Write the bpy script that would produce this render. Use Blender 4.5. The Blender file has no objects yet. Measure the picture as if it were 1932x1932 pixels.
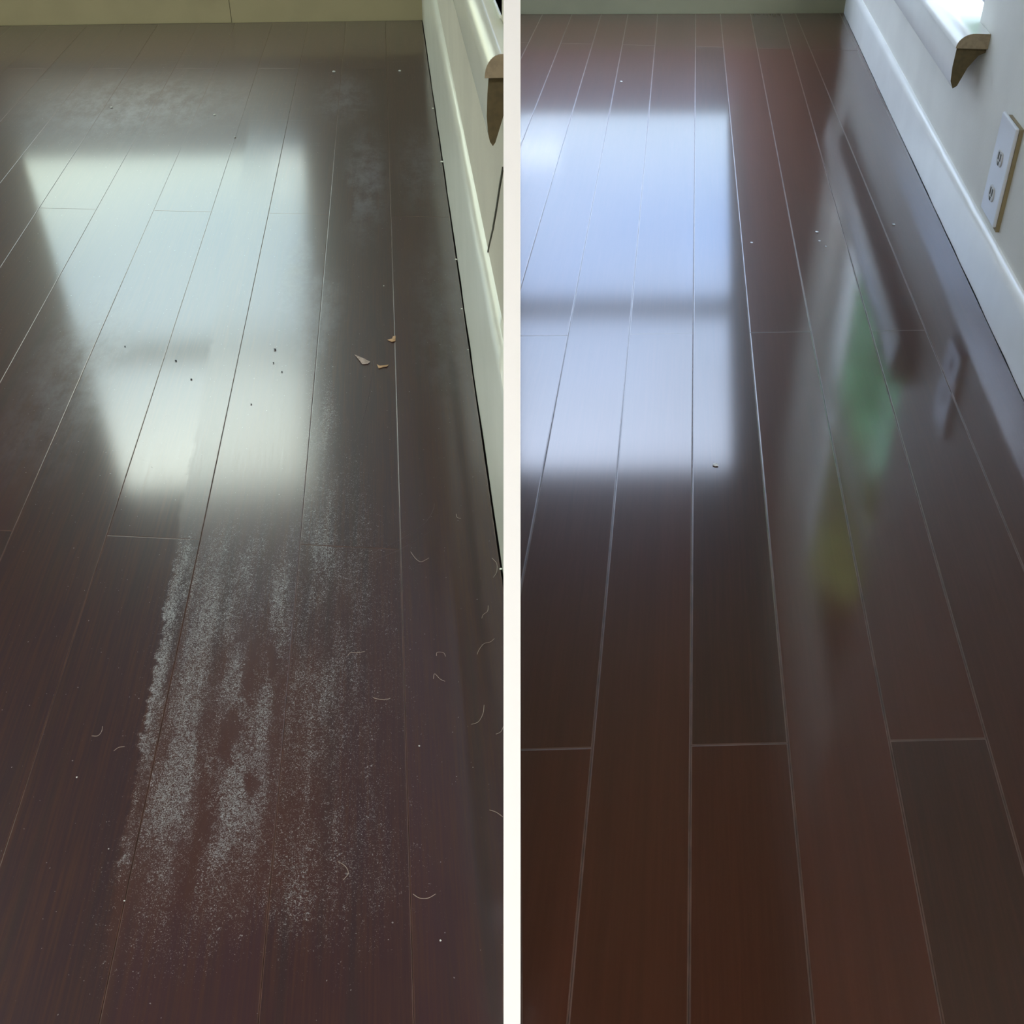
import bpy, bmesh, math, random
from mathutils import Vector, Matrix
import numpy as np
random.seed(7)
S = bpy.context.scene
COL = S.collection

# ------------------------------------------------------------------ camera
W = 1932.0
F_PX, HORIZ, CX, CY, CAM_H = 2200.0, -550.0, 966.0, 966.0, 0.85
PITCH = math.atan((CY - HORIZ) / F_PX)
CP, SP = math.cos(PITCH), math.sin(PITCH)
cam_d = bpy.data.cameras.new('camera')
cam_d.sensor_width = 36.0
cam_d.lens = F_PX / W * 36.0
cam_d.clip_start = 0.02
cam = bpy.data.objects.new('camera', cam_d)
cam.location = (0, 0, CAM_H)
cam.rotation_euler = (math.pi / 2 - PITCH, 0, 0)
COL.objects.link(cam)
S.camera = cam

# ------------------------------------------------------------------ colour management
S.view_settings.view_transform = 'Standard'
S.view_settings.look = 'None'
S.view_settings.gamma = 1
S.view_settings.use_curve_mapping = False
S.view_settings.exposure = 0.0

# ------------------------------------------------------------------ sky
SKY_STRENGTH = 9.0
world = bpy.data.worlds.new('sky')
S.world = world
world.use_nodes = True
wn, wl = world.node_tree.nodes, world.node_tree.links
wn.clear()
wo = wn.new('ShaderNodeOutputWorld')
bg = wn.new('ShaderNodeBackground')
tc = wn.new('ShaderNodeTexCoord')
sep = wn.new('ShaderNodeSeparateXYZ')
ramp = wn.new('ShaderNodeValToRGB')
ns = wn.new('ShaderNodeTexNoise')
mp = wn.new('ShaderNodeMapping')
cr = wn.new('ShaderNodeValToRGB')
mix = wn.new('ShaderNodeMix'); mix.data_type = 'RGBA'
wl.new(tc.outputs['Generated'], sep.inputs[0])
wl.new(sep.outputs['Z'], ramp.inputs[0])
r = ramp.color_ramp
r.elements[0].position = 0.0; r.elements[0].color = (0.24, 0.25, 0.22, 1)
r.elements[1].position = 0.05; r.elements[1].color = (0.26, 0.30, 0.32, 1)
for p_, c_ in ((0.28, (0.25, 0.32, 0.37)), (0.36, (0.16, 0.28, 0.53)), (0.44, (0.42, 0.55, 0.82)), (0.53, (1.15, 1.28, 1.52)), (1.0, (1.15, 1.22, 1.38))):
    e = r.elements.new(p_); e.color = (*c_, 1)
wl.new(tc.outputs['Generated'], mp.inputs[0])
mp.inputs['Scale'].default_value = (1.0, 1.0, 2.2)
mp.inputs['Location'].default_value = (0.35, 0.0, 0.1)
wl.new(mp.outputs[0], ns.inputs['Vector'])
ns.inputs['Scale'].default_value = 2.6
ns.inputs['Detail'].default_value = 3.0
wl.new(ns.outputs['Fac'], cr.inputs[0])
cr.color_ramp.elements[0].position = 0.42; cr.color_ramp.elements[0].color = (0, 0, 0, 1)
cr.color_ramp.elements[1].position = 0.66; cr.color_ramp.elements[1].color = (0.6, 0.6, 0.6, 1)
wl.new(cr.outputs[0], mix.inputs['Factor'])
wl.new(ramp.outputs[0], mix.inputs['A'])
mix.inputs['B'].default_value = (0.42, 0.48, 0.52, 1)
wl.new(mix.outputs['Result'], bg.inputs['Color'])
bg.inputs['Strength'].default_value = SKY_STRENGTH
wl.new(bg.outputs[0], wo.inputs[0])

# ------------------------------------------------------------------ unseen fill lamps added behind the camera to brighten board and walls
FILL_LAMPS = [((-0.75, -1.7, 2.385), 1.2, 0.5, 58.0), ((0.75, -1.7, 2.385), 1.2, 0.5, 58.0)]
for i, (loc, sx, sy, en) in enumerate(FILL_LAMPS):
    ld = bpy.data.lights.new('fill_glow', 'AREA')
    ld.shape = 'RECTANGLE'; ld.size = sx; ld.size_y = sy; ld.energy = en
    ld.color = (0.98, 0.98, 0.97)
    lo = bpy.data.objects.new('fill_glow', ld)
    lo.location = (loc[0], loc[1], loc[2] - 0.02)
    COL.objects.link(lo)

# ------------------------------------------------------------------ picking helpers
def ray(x, y):
    u = (x - CX) / F_PX; v = (y - CY) / F_PX
    return np.array([u, CP - v * SP, -SP - v * CP])

def fl(x, y):                                   # floor point under a pixel of the photograph
    q = ray(x, y); t = CAM_H / -q[2]
    return np.array([q[0] * t, q[1] * t])

# ------------------------------------------------------------------ object helpers
def tag(o, label=None, cat=None, kind=None, group=None):
    if label: o['label'] = label
    if cat: o['category'] = cat
    if kind: o['kind'] = kind
    if group: o['group'] = group
    return o

def mesh_obj(name, verts, faces, mat, parent=None, smooth=False, uvs=None):
    me = bpy.data.meshes.new(name)
    me.from_pydata([tuple(map(float, v)) for v in verts], [], faces)
    me.update()
    bm = bmesh.new(); bm.from_mesh(me)
    bmesh.ops.recalc_face_normals(bm, faces=bm.faces)
    bm.to_mesh(me); bm.free()
    if smooth:
        for p in me.polygons: p.use_smooth = True
    if mat: me.materials.append(mat)
    if uvs is not None:
        ul = me.uv_layers.new(name='plan')
        for lp in me.loops: ul.data[lp.index].uv = uvs[lp.vertex_index]
    o = bpy.data.objects.new(name, me)
    COL.objects.link(o)
    if parent: o.parent = parent
    return o

def empty(name, loc=(0, 0, 0)):
    o = bpy.data.objects.new(name, None)
    o.empty_display_size = 0.1; o.location = loc
    COL.objects.link(o)
    return o

def put(o, parent):                              # parent keeping world placement
    o.parent = parent
    o.location = Vector(o.location) - Vector(parent.location)
    return o

def prism(poly, z0, z1):                         # plan polygon extruded in z
    n = len(poly)
    v = [(p[0], p[1], z0) for p in poly] + [(p[0], p[1], z1) for p in poly]
    f = [tuple(range(n))[::-1], tuple(range(n, 2 * n))]
    f += [(i, (i + 1) % n, n + (i + 1) % n, n + i) for i in range(n)]
    return v, f

class Frame:
    """a vertical wall plane: s along it, off across it (away from the room), h up"""
    def __init__(s, A, B):
        d = (B - A) / np.linalg.norm(B - A)
        if d[1] < -1e-9 or (abs(d[1]) < 0.5 and d[0] < 0): d = -d
        s.d = d; s.n = np.array([d[1], -d[0]]); s.c = float(A @ s.n)
    def P(s, a, off, h):
        p = s.d * a + s.n * (s.c + off)
        return (p[0], p[1], h)

def extrude(fr, prof, s0, s1, name, mat, parent=None, smooth=False, bevel=0, wob=None):
    """profile in (off, h) swept from s0 to s1; wob gives small steps along the way"""
    n = len(prof); st = wob or [(s0, 0, 0), (s1, 0, 0)]
    v = []
    for (a, do, dh) in st:
        v += [fr.P(a, o + do, h + dh) for o, h in prof]
    f = [tuple(range(n))[::-1], tuple((len(st) - 1) * n + i for i in range(n))]
    for k in range(len(st) - 1):
        f += [(k * n + i, k * n + (i + 1) % n, (k + 1) * n + (i + 1) % n, (k + 1) * n + i) for i in range(n)]
    o = mesh_obj(name, v, f, mat, parent)
    if smooth:
        for p in o.data.polygons: p.use_smooth = len(p.vertices) == 4
        if hasattr(o.data, 'set_sharp_from_angle'): o.data.set_sharp_from_angle(angle=math.radians(38))
    return o

def holed_wall(fr, s0, s1, z0, z1, hole, off0, off1, name, mat):
    """wall slab with one opening; hole = 4 (s,z) corners, counter-clockwise from bottom near"""
    outer = [(s0, z0), (s1, z0), (s1, z1), (s0, z1)]
    v = []
    for off in (off0, off1):
        v += [fr.P(a, off, z) for a, z in outer] + [fr.P(a, off, z) for a, z in hole]
    f = []
    for i in range(4):
        j = (i + 1) % 4
        f += [(i, j, 4 + j, 4 + i), (8 + i, 12 + i, 12 + j, 8 + j), (i, 8 + i, 8 + j, j), (4 + i, 4 + j, 12 + j, 12 + i)]
    return mesh_obj(name, v, f, mat)

def bar(fr, a, b, wdt, off0, off1):              # straight bar between (s,z) points in a wall plane, as verts/faces
    a = np.array(a, float); b = np.array(b, float)
    t = (b - a) / np.linalg.norm(b - a); q = np.array([-t[1], t[0]]) * wdt / 2
    c = [a - q, b - q, b + q, a + q]
    v = [fr.P(p[0], off0, p[1]) for p in c] + [fr.P(p[0], off1, p[1]) for p in c]
    f = [(0, 1, 2, 3), (7, 6, 5, 4), (0, 4, 5, 1), (1, 5, 6, 2), (2, 6, 7, 3), (3, 7, 4, 0)]
    return v, f

def quad_slab(fr, c, off0, off1):
    v = [fr.P(p[0], off0, p[1]) for p in c] + [fr.P(p[0], off1, p[1]) for p in c]
    f = [(0, 1, 2, 3), (7, 6, 5, 4), (0, 4, 5, 1), (1, 5, 6, 2), (2, 6, 7, 3), (3, 7, 4, 0)]
    return v, f

def join(parts):
    V, Fc = [], []
    for v, f in parts:
        k = len(V); V += list(v); Fc += [tuple(i + k for i in q) for q in f]
    return V, Fc

# ------------------------------------------------------------------ material helpers
class NT:
    def __init__(s, name):
        s.m = bpy.data.materials.new(name); s.m.use_nodes = True
        s.t = s.m.node_tree; s.n = s.t.nodes; s.l = s.t.links
        s.b = s.n['Principled BSDF']
    def link(s, a, b): s.l.new(a, b)
    def sock(s, node, i, val):
        if hasattr(val, 'links'): s.l.new(val, node.inputs[i])
        else: node.inputs[i].default_value = val
    def math(s, op, a, b=None, c=None, clamp=False):
        n = s.n.new('ShaderNodeMath'); n.operation = op; n.use_clamp = clamp
        s.sock(n, 0, a)
        if b is not None: s.sock(n, 1, b)
        if c is not None: s.sock(n, 2, c)
        return n.outputs[0]
    def step(s, x, a, b, lo=0.0, hi=1.0):        # smooth ramp
        n = s.n.new('ShaderNodeMapRange'); n.interpolation_type = 'SMOOTHSTEP'
        if a > b: a, b, lo, hi = b, a, hi, lo
        s.sock(n, 0, x); n.inputs[1].default_value = a; n.inputs[2].default_value = b
        n.inputs[3].default_value = lo; n.inputs[4].default_value = hi
        return n.outputs[0]
    def mixc(s, f, a, b):
        n = s.n.new('ShaderNodeMix'); n.data_type = 'RGBA'
        s.sock(n, 'Factor', f)
        for k, v in (('A', a), ('B', b)):
            if hasattr(v, 'links'): s.l.new(v, n.inputs[k])
            else: n.inputs[k].default_value = (v[0], v[1], v[2], 1)
        return n.outputs['Result']
    def noise(s, vec, scale, detail=2.0, rough=0.5, dist=0.0):
        n = s.n.new('ShaderNodeTexNoise')
        if vec is not None: s.l.new(vec, n.inputs['Vector'])
        n.inputs['Scale'].default_value = scale; n.inputs['Detail'].default_value = detail
        n.inputs['Roughness'].default_value = rough; n.inputs['Distortion'].default_value = dist
        return n.outputs['Fac']
    def mapping(s, vec, scale=(1, 1, 1), loc=(0, 0, 0), rot=(0, 0, 0)):
        n = s.n.new('ShaderNodeMapping'); s.l.new(vec, n.inputs[0])
        n.inputs['Scale'].default_value = scale; n.inputs['Location'].default_value = loc
        n.inputs['Rotation'].default_value = rot
        return n.outputs[0]
    def pos(s): return s.n.new('ShaderNodeNewGeometry').outputs['Position']
    def bump(s, h, strength, dist):
        n = s.n.new('ShaderNodeBump'); n.inputs['Strength'].default_value = strength
        n.inputs['Distance'].default_value = dist; s.l.new(h, n.inputs['Height'])
        s.l.new(n.outputs[0], s.b.inputs['Normal'])
        return n.outputs[0]

def paint(name, colr, rough, var=0.06, scale=14.0, bump=0.0, spec=0.5):
    k = NT(name); p = k.pos()
    f = k.noise(p, scale, 3.0)
    c2 = tuple(max(0, c * (1 - var * 2.2)) for c in colr)
    k.link(k.mixc(k.step(f, 0.35, 0.7), colr, c2), k.b.inputs['Base Color'])
    k.b.inputs['Roughness'].default_value = rough
    k.b.inputs['Specular IOR Level'].default_value = spec
    if bump: k.bump(k.noise(p, 240.0, 2.0), bump, 0.002)
    return k.m

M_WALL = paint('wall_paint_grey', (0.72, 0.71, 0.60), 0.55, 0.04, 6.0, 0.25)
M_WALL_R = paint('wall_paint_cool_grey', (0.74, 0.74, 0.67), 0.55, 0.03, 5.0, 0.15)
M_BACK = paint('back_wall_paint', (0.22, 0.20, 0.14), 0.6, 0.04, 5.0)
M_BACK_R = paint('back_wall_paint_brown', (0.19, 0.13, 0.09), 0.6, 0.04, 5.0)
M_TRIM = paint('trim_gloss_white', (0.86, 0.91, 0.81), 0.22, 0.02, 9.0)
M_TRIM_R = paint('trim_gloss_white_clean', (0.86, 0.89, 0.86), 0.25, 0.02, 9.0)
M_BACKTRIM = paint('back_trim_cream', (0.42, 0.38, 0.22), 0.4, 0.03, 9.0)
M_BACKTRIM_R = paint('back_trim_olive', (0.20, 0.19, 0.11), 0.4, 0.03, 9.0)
M_BOARD = paint('partition_white', (0.90, 0.90, 0.90), 0.6, 0.0, 3.0)
M_CEIL = paint('ceiling_paint_cool', (0.36, 0.29, 0.34), 0.8, 0.03, 3.0)
M_CEIL_R = paint('ceiling_paint_tan', (0.26, 0.21, 0.11), 0.8, 0.03, 3.0)
M_HALL = paint('hall_wall_paint', (0.55, 0.50, 0.42), 0.7, 0.03, 3.0)
M_SUB = paint('joint_dark', (0.012, 0.008, 0.006), 0.7, 0.1, 60.0)
M_RAW = paint('raw_wood_end', (0.30, 0.24, 0.15), 0.7, 0.10, 130.0)
M_RAWD = paint('raw_wood_shaded', (0.10, 0.075, 0.03), 0.8, 0.10, 130.0)  # same bare wood, its shadow put into a darker colour
M_PLASTIC = paint('outlet_plastic', (0.66, 0.70, 0.74), 0.3, 0.0, 5.0)
M_FACE = paint('outlet_face_plastic', (0.50, 0.50, 0.46), 0.35, 0.0, 5.0)
M_SLOT = paint('slot_dark', (0.05, 0.05, 0.03), 0.6, 0.0, 5.0)
M_PLATE_SHADE = paint('plate_shade_tan', (0.26, 0.21, 0.11), 0.6, 0.05, 40.0)  # shadow in the gap at the plate edge, painted as a tan
M_SCR = paint('scratch_pale', (0.10, 0.085, 0.09), 0.6, 0.1, 200.0)
M_HAIR = paint('pale_hair', (0.42, 0.36, 0.30), 0.5, 0.1, 200.0)
M_CRUMB = paint('dark_crumb', (0.03, 0.04, 0.05), 0.7, 0.1, 200.0)
M_LINT = paint('white_lint', (0.62, 0.66, 0.64), 0.7, 0.1, 200.0)
M_CHIP = paint('wood_chip_tan', (0.52, 0.33, 0.17), 0.6, 0.15, 260.0)
M_CHIPG = paint('paint_flake_grey', (0.42, 0.34, 0.30), 0.6, 0.2, 260.0)
M_EDGE_L = paint('plank_edge_glint', (0.085, 0.040, 0.030), 0.35, 0.2, 30.0)  # pale seam highlight put into a lighter edge colour
M_EDGE_R = paint('plank_edge_glint_brown', (0.088, 0.045, 0.034), 0.35, 0.2, 30.0)  # seam highlight painted into the edges of the polished planks
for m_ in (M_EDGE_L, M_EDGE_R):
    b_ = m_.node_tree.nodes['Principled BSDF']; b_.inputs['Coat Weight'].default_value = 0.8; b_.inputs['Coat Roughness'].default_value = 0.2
M_GRASS = paint('lawn', (0.05, 0.09, 0.03), 0.9, 0.3, 3.0)
M_LEAF = paint('leaf_green', (0.42, 0.84, 0.50), 0.6, 0.3, 6.0)
M_LEAFY = paint('leaf_yellow_green', (0.60, 0.66, 0.22), 0.6, 0.3, 6.0)
M_DARK = paint('leaf_dark', (0.035, 0.032, 0.018), 0.7, 0.3, 4.0)
M_BARK = paint('bark', (0.09, 0.07, 0.05), 0.9, 0.3, 20.0)

def glass(name, tint):
    k = NT(name); k.n.remove(k.b)
    tr = k.n.new('ShaderNodeBsdfTransparent'); tr.inputs[0].default_value = (*tint, 1)
    gl = k.n.new('ShaderNodeBsdfGlossy'); gl.inputs['Roughness'].default_value = 0.02
    mx = k.n.new('ShaderNodeMixShader'); mx.inputs[0].default_value = 0.05
    k.link(tr.outputs[0], mx.inputs[1]); k.link(gl.outputs[0], mx.inputs[2])
    k.link(mx.outputs[0], k.n['Material Output'].inputs[0])
    return k.m
for m_ in (M_LEAF, M_LEAFY):                     # thin leaves let light through
    t_ = m_.node_tree; b_ = t_.nodes['Principled BSDF']; q_ = t_.nodes.new('ShaderNodeBsdfTranslucent'); x_ = t_.nodes.new('ShaderNodeMixShader')
    t_.links.new(b_.inputs['Base Color'].links[0].from_socket, q_.inputs[0]); x_.inputs[0].default_value = 0.5
    t_.links.new(b_.outputs[0], x_.inputs[1]); t_.links.new(q_.outputs[0], x_.inputs[2]); t_.links.new(x_.outputs[0], t_.nodes['Material Output'].inputs[0])
M_GLASS_L = glass('pane_warm_tint', (0.92, 0.91, 0.78))
M_GLASS_W = glass('pane_cream_tint', (1.0, 0.96, 0.82))
M_GLASS_R = glass('pane_clear', (0.94, 0.96, 1.0))

def emit(name, c, st):
    k = NT(name); k.b.inputs['Emission Color'].default_value = (*c, 1)
    k.b.inputs['Emission Strength'].default_value = st
    return k.m
M_FILL = emit('fill_diffuser', (1.0, 0.95, 0.86), 6.0)  # glow of the added fill panels

# ------------------------------------------------------------------ plank frames of the two rooms
class Room:
    def __init__(s, vpx):
        d = np.array([vpx - CX, math.hypot(F_PX, CY - HORIZ)]); s.d = d / np.linalg.norm(d)
        s.e = np.array([s.d[1], -s.d[0]])
    def uv(s, x, y):
        p = fl(x, y); return float(p @ s.e), float(p @ s.d)
    def xy(s, u, v): return s.e * u + s.d * v
    def seam(s, a, b):                           # u = m*v + c through two picked pixels
        (u0, v0), (u1, v1) = s.uv(*a), s.uv(*b)
        m = (u1 - u0) / (v1 - v0); return m, u0 - m * v0
RL, RR = Room(707), Room(1305)

def clip(poly, n, c):                            # keep the side where p.n <= c
    out = []
    for i, p in enumerate(poly):
        q = poly[(i + 1) % len(poly)]
        a, b = p @ n - c, q @ n - c
        if a <= 0: out.append(p)
        if (a < 0 < b) or (b < 0 < a): out.append(p + (q - p) * (a / (a - b)))
    return out

def area(poly):
    return 0.5 * sum(poly[i][0] * poly[(i + 1) % len(poly)][1] - poly[(i + 1) % len(poly)][0] * poly[i][1] for i in range(len(poly)))

def inset(poly, d):
    if area(poly) < 0: poly = poly[::-1]
    n = len(poly); L = []
    for i in range(n):
        a, b = poly[i], poly[(i + 1) % n]; t = (b - a) / np.linalg.norm(b - a)
        nn = np.array([-t[1], t[0]]); L.append((nn, nn @ a + d))
    out = []
    for i in range(n):
        (n1, c1), (n2, c2) = L[i - 1], L[i]
        M = np.array([n1, n2]); out.append(np.linalg.solve(M, [c1, c2]))
    return out

def clean(poly, tol=0.003):
    out = []
    for p in poly:
        if not out or np.linalg.norm(p - out[-1]) > tol: out.append(p)
    if len(out) > 1 and np.linalg.norm(out[0] - out[-1]) <= tol: out.pop()
    return out

def plank(room, poly, gap, bw, mat, parent, top, colr, roll=0.00012):
    poly = clean(poly)
    if len(poly) < 3 or abs(area(poly)) < 4e-4: return None
    if area(poly) < 0: poly = poly[::-1]
    o1 = inset(poly, gap); o2 = inset(poly, gap + bw)
    if area(o2) < 1e-4: return None
    n = len(poly); v = []
    for ring, z in ((o1, -0.012), (o1, top - roll), (o2, top)):
        v += [(p[0], p[1], z) for p in ring]
    f = [tuple(range(2 * n, 3 * n))]
    for k in (0, 1):
        f += [(k * n + i, k * n + (i + 1) % n, (k + 1) * n + (i + 1) % n, (k + 1) * n + i) for i in range(n)]
    uvs = [(float(np.array(q[:2]) @ room.e), float(np.array(q[:2]) @ room.d)) for q in v]
    o = mesh_obj('floor_plank', v, f, mat, parent, uvs=uvs)
    o.color = (*colr, 1.0)
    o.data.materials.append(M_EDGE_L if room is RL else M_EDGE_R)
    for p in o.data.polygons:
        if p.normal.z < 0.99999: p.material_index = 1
    return o

# ------------------------------------------------------------------ floor materials
def pxuv(room, x, y): return room.uv(x, y)

def floor_common(k):
    uv = k.n.new('ShaderNodeUVMap'); uv.uv_map = 'plan'; uv = uv.outputs[0]
    oi = k.n.new('ShaderNodeObjectInfo')
    sp = k.n.new('ShaderNodeSeparateXYZ'); k.link(uv, sp.inputs[0])
    offs = k.n.new('ShaderNodeVectorMath'); offs.operation = 'ADD'
    k.link(uv, offs.inputs[0])
    cmb = k.n.new('ShaderNodeCombineXYZ'); k.link(oi.outputs['Random'], cmb.inputs[2])
    k.link(cmb.outputs[0], offs.inputs[1])
    return uv, offs.outputs[0], oi.outputs['Color'], sp.outputs['X'], sp.outputs['Y']

def floor_left():
    k = NT('worn_dark_laminate')
    uv, uvr, oc, U, V = floor_common(k)
    g1 = k.noise(k.mapping(uvr, (420, 9, 60)), 1.0, 3.0, 0.6)
    g2 = k.noise(k.mapping(uvr, (70, 2.0, 20)), 1.0, 2.0, 0.5)
    base = k.mixc(k.step(g1, 0.35, 0.75), oc, (0.048, 0.018, 0.012))
    base = k.mixc(k.math('MULTIPLY', k.step(g2, 0.45, 0.8), 0.55), base, (0.016, 0.011, 0.013))
    # ---- ragged coordinates for the wear outlines
    rag = k.math('SUBTRACT', k.noise(uv, 60.0, 4.0, 0.7), 0.5)
    rag2 = k.math('SUBTRACT', k.noise(k.mapping(uv, (1, 0.3, 1)), 24.0, 3.0, 0.6), 0.5)
    Ur = k.math('ADD', U, k.math('MULTIPLY', rag, 0.03))
    Vr = k.math('ADD', V, k.math('MULTIPLY', rag2, 0.22))
    def blob(x, y, wx, hy, soft=0.5, rough=True):     # ellipse picked on the photograph: centre, half width px, half height px
        u, v = pxuv(RL, x, y)
        ru = abs(pxuv(RL, x + wx, y)[0] - u); rv = abs(pxuv(RL, x, y + hy)[1] - pxuv(RL, x, y - hy)[1]) / 2
        v = (pxuv(RL, x, y + hy)[1] + pxuv(RL, x, y - hy)[1]) / 2
        a = k.math('DIVIDE', k.math('SUBTRACT', Ur if rough else U, u), ru)
        b = k.math('DIVIDE', k.math('SUBTRACT', Vr if rough else V, v), rv)
        d = k.math('SQRT', k.math('ADD', k.math('MULTIPLY', a, a), k.math('MULTIPLY', b, b)))
        return k.step(d, 1.0, 1.0 - soft)
    def band(pa, pb, wa, softu, side=0):              # distance in u from a picked line: side -1 keeps right of it
        m, c = RL.seam(pa, pb)
        du = k.math('SUBTRACT', Ur, k.math('MULTIPLY_ADD', V, m, c))
        if side: return k.step(du, -softu, softu)
        return k.step(k.math('ABSOLUTE', du), wa, wa * (1 - softu))
    def vr(ya, yb, yc, yd):                           # rows of the photograph: fade in ya..yb, out yc..yd
        va, vb, vc, vd = [pxuv(RL, 500, q)[1] for q in (ya, yb, yc, yd)]
        return k.math('MULTIPLY', k.step(Vr, va, vb), k.step(Vr, vd, vc))
    def mul(*a):
        o = a[0]
        for q in a[1:]: o = k.math('MULTIPLY', o, q)
        return o
    def mx(*a):
        o = a[0]
        for q in a[1:]: o = k.math('MAXIMUM', o, q)
        return o
    edge = band((368, 820), (225, 1620), 0, 0.004, side=1)         # left border of the worn strip
    far_edge = band((470, 240), (372, 800), 0, 0.004, side=1)
    right_of = k.math('SUBTRACT', 1.0, band((640, 600), (620, 1500), 0, 0.03, side=1))
    strip = mul(edge, vr(880, 1130, 1560, 1800), k.math('SUBTRACT', 1.0, band((560, 1030), (515, 1500), 0, 0.012, side=1)))
    rim = mul(band((362, 900), (240, 1580), 0.030, 0.7), vr(930, 1080, 1560, 1720), edge)
    mid = mul(band((605, 800), (605, 1600), 0.045, 0.8), vr(560, 860, 1600, 1800))
    mid2 = mul(band((670, 900), (690, 1600), 0.05, 0.9), vr(700, 1000, 1500, 1700))
    wide = mul(band((560, 900), (500, 1600), 0.20, 0.7), vr(820, 1150, 1700, 1960))
    speck_sheen = blob(590, 480, 50, 110, 0.6)
    bare = mx(blob(432, 1390, 24, 80, 0.6), blob(388, 1560, 20, 60, 0.5), blob(512, 1248, 16, 26, 0.4), blob(470, 1270, 14, 70, 0.6), blob(470, 1500, 22, 60, 0.7))
    dens = k.math('MAXIMUM', mul(strip, 0.80), k.math('MAXIMUM', rim, k.math('MAXIMUM', mul(mid, 0.72), k.math('MAXIMUM', mul(mid2, 0.5), mul(wide, 0.62)))))
    streak = k.noise(k.mapping(uv, (34, 5.5, 1)), 1.0, 3.0, 0.6)
    dens = mul(dens, k.step(streak, 0.28, 0.64, 0.50, 1.10))
    dens = mul(dens, k.math('SUBTRACT', 1.0, mul(bare, 0.60)))
    n1 = k.noise(uv, 400.0, 2.5, 0.65, 2.4)
    thr = k.math('MULTIPLY_ADD', dens, -0.26, 0.735)
    sp = k.step(k.math('SUBTRACT', n1, thr), 0.0, 0.05)
    sp = mul(sp, k.step(dens, 0.03, 0.15))
    # loose dust everywhere, very sparse
    n2 = k.noise(uv, 300.0, 1.0, 0.5)
    dust = mul(k.step(n2, 0.765, 0.80), 0.8)
    spk = mx(sp, dust)
    bareness = mul(dens, bare)
    base = k.mixc(mul(edge, vr(1150, 1300, 1650, 1800), right_of, 0.7), base, (0.050, 0.016, 0.010))
    # greyish film of dusty polish, with bluish window-reflection haze painted in (patches by the wall and across the strip)
    film_haze = mx(mul(blob(110, 760, 150, 260, 0.9), 0.6), mul(blob(830, 640, 70, 260, 0.9), 0.45), mul(blob(250, 205, 300, 85, 0.9), 0.9), mul(blob(690, 360, 60, 150, 0.8), 1.0), mul(blob(650, 190, 80, 70, 0.9), 0.9), mul(strip, 0.10), mul(blob(600, 600, 70, 120, 0.7), 0.5), mul(blob(790, 330, 60, 120, 0.9), 0.7), mul(blob(560, 520, 40, 90, 0.7), 0.8))
    clear = blob(645, 385, 26, 48, 0.25)
    film_haze = mul(film_haze, k.math('SUBTRACT', 1.0, clear), k.step(k.noise(k.mapping(uv, (1, 0.4, 1)), 26.0, 8.0, 0.78), 0.34, 0.66))
    base = k.mixc(mul(film_haze, 0.8), base, (0.125, 0.122, 0.150))
    scuff = mul(k.step(k.noise(k.mapping(uv, (6, 30, 1), rot=(0, 0, 0.25)), 1.0, 4.0, 0.7, 1.5), 0.60, 0.78), vr(80, 110, 230, 330))
    base = k.mixc(mul(scuff, 0.45), base, (0.11, 0.115, 0.125))
    col = k.mixc(mul(spk, 0.92), base, (0.26, 0.275, 0.285))
    k.link(col, k.b.inputs['Base Color'])
    worn = mx(mul(edge, vr(500, 640, 1700, 1900), right_of), mul(far_edge, vr(200, 260, 640, 760), right_of))
    rough = k.math('MULTIPLY_ADD', worn, 0.045, 0.11)
    rough = k.math('MULTIPLY_ADD', film_haze, 0.10, rough)
    rough = k.math('ADD', rough, k.math('MULTIPLY', k.math('SUBTRACT', g1, 0.5), 0.05))
    rough = k.math('MAXIMUM', rough, mul(spk, 0.55), clamp=True)
    k.link(rough, k.b.inputs['Coat Roughness'])
    k.b.inputs['Coat Weight'].default_value = 1.0
    k.b.inputs['Roughness'].default_value = 0.38
    k.b.inputs['Specular IOR Level'].default_value = 0.5
    k.b.inputs['IOR'].default_value = 1.5
    k.b.inputs['Coat IOR'].default_value = 1.62
    k.bump(k.math('ADD', mul(spk, 0.6), mul(g1, 0.25)), 0.10, 0.0005)
    return k.m

def floor_right():
    k = NT('polished_dark_laminate')
    uv, uvr, oc, U, V = floor_common(k)
    g1 = k.noise(k.mapping(uvr, (300, 7, 60)), 1.0, 3.0, 0.6)
    g2 = k.noise(k.mapping(uvr, (40, 1.5, 20)), 1.0, 2.0, 0.5)
    base = k.mixc(k.math('MULTIPLY', k.step(g1, 0.3, 0.8), 0.35), oc, (0.075, 0.024, 0.013))
    base = k.mixc(k.math('MULTIPLY', k.step(g2, 0.40, 0.8), 0.3), base, (0.026, 0.010, 0.006))
    k.link(base, k.b.inputs['Base Color'])
    k.b.inputs['Coat Weight'].default_value = 1.0
    k.b.inputs['Specular IOR Level'].default_value = 0.12
    k.b.inputs['Coat Roughness'].default_value = 0.10
    k.b.inputs['Roughness'].default_value = 0.34
    k.b.inputs['IOR'].default_value = 1.5
    k.bump(k.noise(k.mapping(uv, (5, 2, 1)), 1.0, 1.0), 0.10, 0.002)
    return k.m
M_FL, M_FR = floor_left(), floor_right()

# ------------------------------------------------------------------ room geometry
T_BOARD = 0.0128
WL = Frame(fl(798, 44), fl(930, 949))            # baseboard face of the left room's right wall
WR = Frame(fl(1595, 32), fl(1899, 683))          # same, right room
BL = Frame(fl(32, 48), fl(795, 38))              # back wall, left room
BR = Frame(fl(982, 27), fl(1592, 25))            # back wall, right room
def cross(a, oa, b, ob):                         # plan intersection of two frames
    return np.linalg.solve(np.array([a.n, b.n]), [a.c + oa, b.c + ob])
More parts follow.
